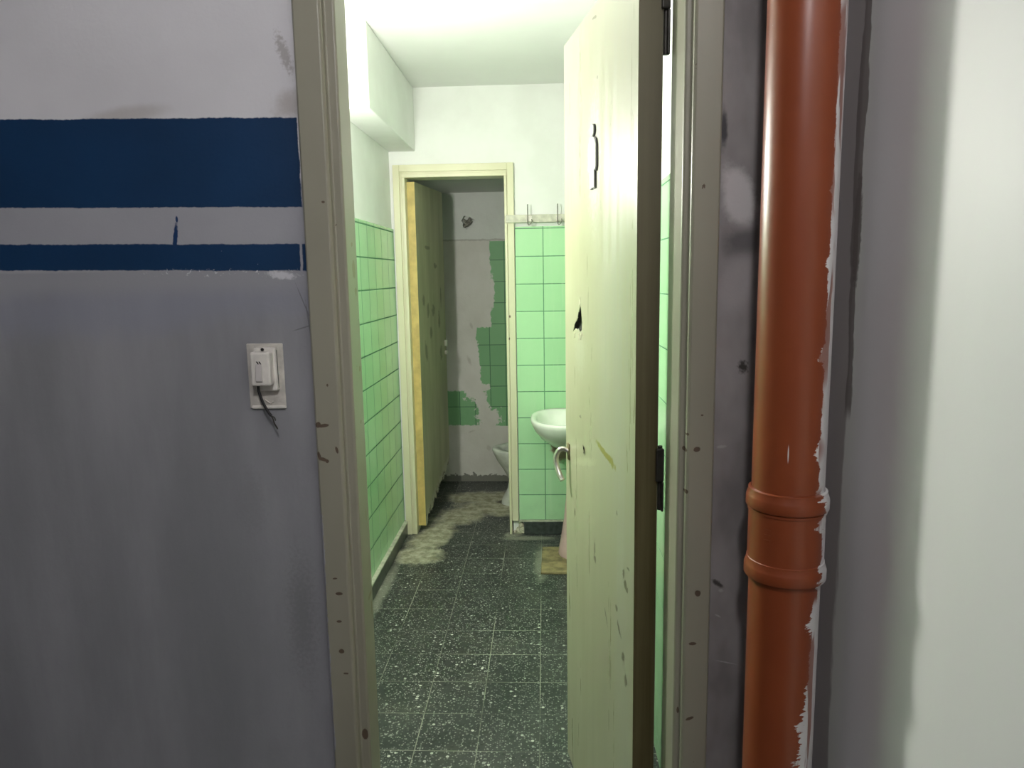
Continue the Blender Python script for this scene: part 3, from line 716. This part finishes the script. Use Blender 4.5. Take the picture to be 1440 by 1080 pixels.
tube(bm, spline([(.0125, -.024, -.070), (.018, -.024, -.073), (.0195, -.023, -.079)], 4), [.0012] * 8 + [.0006], 8)
obj('wire_end', bm, M['iron'], cb, smooth=True)
bm = BM(); box(bm, -.030, .0335, -.0065, 0, -.0600, -.0540); obj('plate_lip', bm, M['plastic'], sw, bevel=.002)
bm = BM(); tube(bm, [(-.004, -.006, -.043), (.001, -.006, -.047), (.006, -.006, -.0505), (.011, -.006, -.046)], .0012, 8); obj('plate_knob', bm, M['plate'], sw)

# ------------------------------------------------------------------ washbasin
wbz = empty('washbasin', (.125, 3.69, 0))
tag(wbz, 'white ceramic washbasin on a pink pedestal against the green tiled wall', 'washbasin')
def sup(a, b, z, cy=0, e=2.5, n=56, back=None):
    o = []
    for i in range(n):
        t = 2 * PI * i / n; c, s = math.cos(t), math.sin(t)
        x = a * math.copysign(abs(c) ** (2 / e), c); y = b * math.copysign(abs(s) ** (2 / e), s) + cy
        if back is not None: y = min(y, back)
        o.append((x, y, z))
    return o
bm = BM()
loft(bm, [sup(.070, .085, .555, .03, back=.238), sup(.105, .125, .575, .03, back=.238), sup(.150, .185, .615, .015, back=.238), sup(.180, .222, .655, .005, back=.238), sup(.197, .245, .693, 0, back=.238), sup(.2005, .2495, .708, 0, back=.238),
          sup(.199, .248, .716, 0, back=.238), sup(.193, .241, .7195, 0, back=.234), sup(.178, .222, .718, -.004, 2.4, back=.19), sup(.170, .213, .711, -.006, 2.4, back=.185), sup(.158, .196, .680, -.01, 2.3, back=.17), sup(.125, .150, .635, -.015, 2.2), sup(.07, .085, .607, -.015, 2.1), sup(.018, .018, .603, -.015, 2)])
obj('basin', bm, M['ceramic'], wbz, smooth=True, angle=60)
bm = BM(); lathe(bm, [(.098, .0135), (.100, .022), (.094, .060), (.083, .120), (.071, .200), (.060, .300), (.053, .400), (.051, .480), (.058, .552), (.062, .575)], .035, -.075, 48)
o = obj('pedestal', bm, M['pink'], wbz, smooth=True); o['label'] = 'pink flared pedestal'
bm = BM()
N = 10
box(bm, -.026, .300, 3.378, 3.715, 0, .012)
for v in bm.verts: v.co += Vector((random.uniform(-.004, .004), random.uniform(-.006, .006), 0))
tag(obj('stone_slab', bm, M['slab'], bevel=.003), 'brown stone slab set on the floor under the pink pedestal', 'slab')

# ------------------------------------------------------------------ toilet in the stall
tl = empty('toilet', (-.06, 4.50, 0))
tag(tl, 'white toilet bowl inside the stall, half hidden by the door frame', 'toilet')
def egg(a0, a1, b, z, n=44):
    """a0 towards the front (-x), a1 towards the wall"""
    o = []
    for i in range(n):
        t = 2 * PI * i / n; c, s = math.cos(t), math.sin(t)
        o.append(((a1 if c > 0 else a0) * c, b * s, z))
    return o
bm = BM()
loft(bm, [egg(.225, .20, .105, .001), egg(.222, .20, .100, .03), egg(.185, .20, .088, .10), egg(.175, .20, .095, .16), egg(.205, .20, .125, .22), egg(.245, .20, .155, .28), egg(.270, .20, .175, .33), egg(.278, .20, .182, .352), egg(.276, .20, .181, .362), egg(.268, .19, .174, .366),
          egg(.232, .155, .138, .364), egg(.222, .145, .128, .350), egg(.190, .12, .105, .29), egg(.13, .09, .075, .22), egg(.07, .05, .045, .19)])
obj('bowl', bm, M['oldceramic'], tl, smooth=True, angle=60)
bm = BM(); loft(bm, [egg(.125, .088, .072, .222), egg(.125, .088, .072, .224)]); obj('water', bm, M['water'], tl)
bm = BM(); box(bm, .19, .385, -.14, .14, .20, .366); box(bm, .235, .390, -.19, .19, .366, .68)
obj('cistern', bm, M['oldceramic'], tl, bevel=.02, seg=4)

# ------------------------------------------------------------------ coat rail
cr = empty('coat_rail', (.055, FAR, 1.731))
tag(cr, 'greyed wooden coat rail with wire hooks above the green tiles', 'coat rail')
bm = BM(); box(bm, -.252, .245, -.040, -.0225, -.020, .020)
obj('rail_board', bm, M['rail'], cr, bevel=.002)
for x in (-.06, .225):
    bm = BM(); box(bm, x - .015, x + .015, -.0225, 0, -.015, .015); obj('spacer', bm, M['rail'], cr)
M['wire'] = plain('dull_wire', (.22, .22, .19), .4, .12, 40, .5)
for x in (-.137, .019, .175):
    bm = BM()
    tube(bm, spline([(x, -.044, .072), (x, -.046, .045), (x, -.044, .010), (x, -.050, -.018), (x + .004, -.062, -.034), (x + .014, -.066, -.030), (x + .022, -.058, -.016), (x + .020, -.044, -.006)], 6), .0030, 10)
    hk = obj('hook', bm, M['wire'], cr, smooth=True)
    bm = BM(); box(bm, x - .008, x + .022, -.043, -.040, -.014, .012); obj('hook_plate', bm, M['steel'], hk, bevel=.001)

# ------------------------------------------------------------------ lamps
def globe(parent, x, y, z, r, mat):
    bm = BM(); bmesh.ops.create_uvsphere(bm, u_segments=32, v_segments=18, radius=r, matrix=Matrix.Translation((x, y, z))); obj('globe', bm, mat, parent, smooth=True)
t = empty('pendant_lamp', (-.68, 2.28, CEIL)); tag(t, 'lit globe lamp hanging on a cord from the bathroom ceiling', 'lamp')
bm = BM(); lathe(bm, [(.004, -.53), (.004, -.012), (.030, -.010), (.034, -.0005)], n=20); obj('cord', bm, M['plastic'], t, smooth=True)
bm = BM(); lathe(bm, [(.020, -.565), (.022, -.545), (.010, -.522)], n=20); obj('socket', bm, M['plastic'], t, smooth=True)
globe(t, 0, 0, -.625, .065, M['globe'])
t = empty('globe_lamp', (.05, -.35, 2.6)); tag(t, 'lit white globe lamp on the corridor ceiling', 'lamp')
bm = BM(); lathe(bm, [(.052, -.022), (.056, -.016), (.056, 0)], n=32); obj('lamp_base', bm, M['plastic'], t, smooth=True)
globe(t, 0, 0, -.084, .07, M['tube'])
# ------------------------------------------------------------------ camera, world, view
cam = bpy.data.cameras.new('camera'); co = bpy.data.objects.new('camera', cam); COL.objects.link(co)
right = Vector((0.99893045, 0.04325074, -0.01635028)); down = Vector((-0.00977815, -0.14801364, -0.98893698)); fwd = Vector((-0.04519232, 0.98803914, -0.14743242))
co.matrix_world = Matrix(((right.x, -down.x, -fwd.x, 0), (right.y, -down.y, -fwd.y, 0), (right.z, -down.z, -fwd.z, 1.44), (0, 0, 0, 1)))
cam.sensor_fit = 'HORIZONTAL'; cam.sensor_width = 36; cam.lens = 1028 / 1440 * 36; cam.clip_start = .02
SC.camera = co
w = bpy.data.worlds.new('world'); SC.world = w; w.use_nodes = True
w.node_tree.nodes['Background'].inputs[0].default_value = (.02, .02, .022, 1)
SC.view_settings.view_transform = 'Standard'; SC.view_settings.look = 'None'
SC.view_settings.exposure = 0; SC.view_settings.gamma = 1; SC.view_settings.use_curve_mapping = False
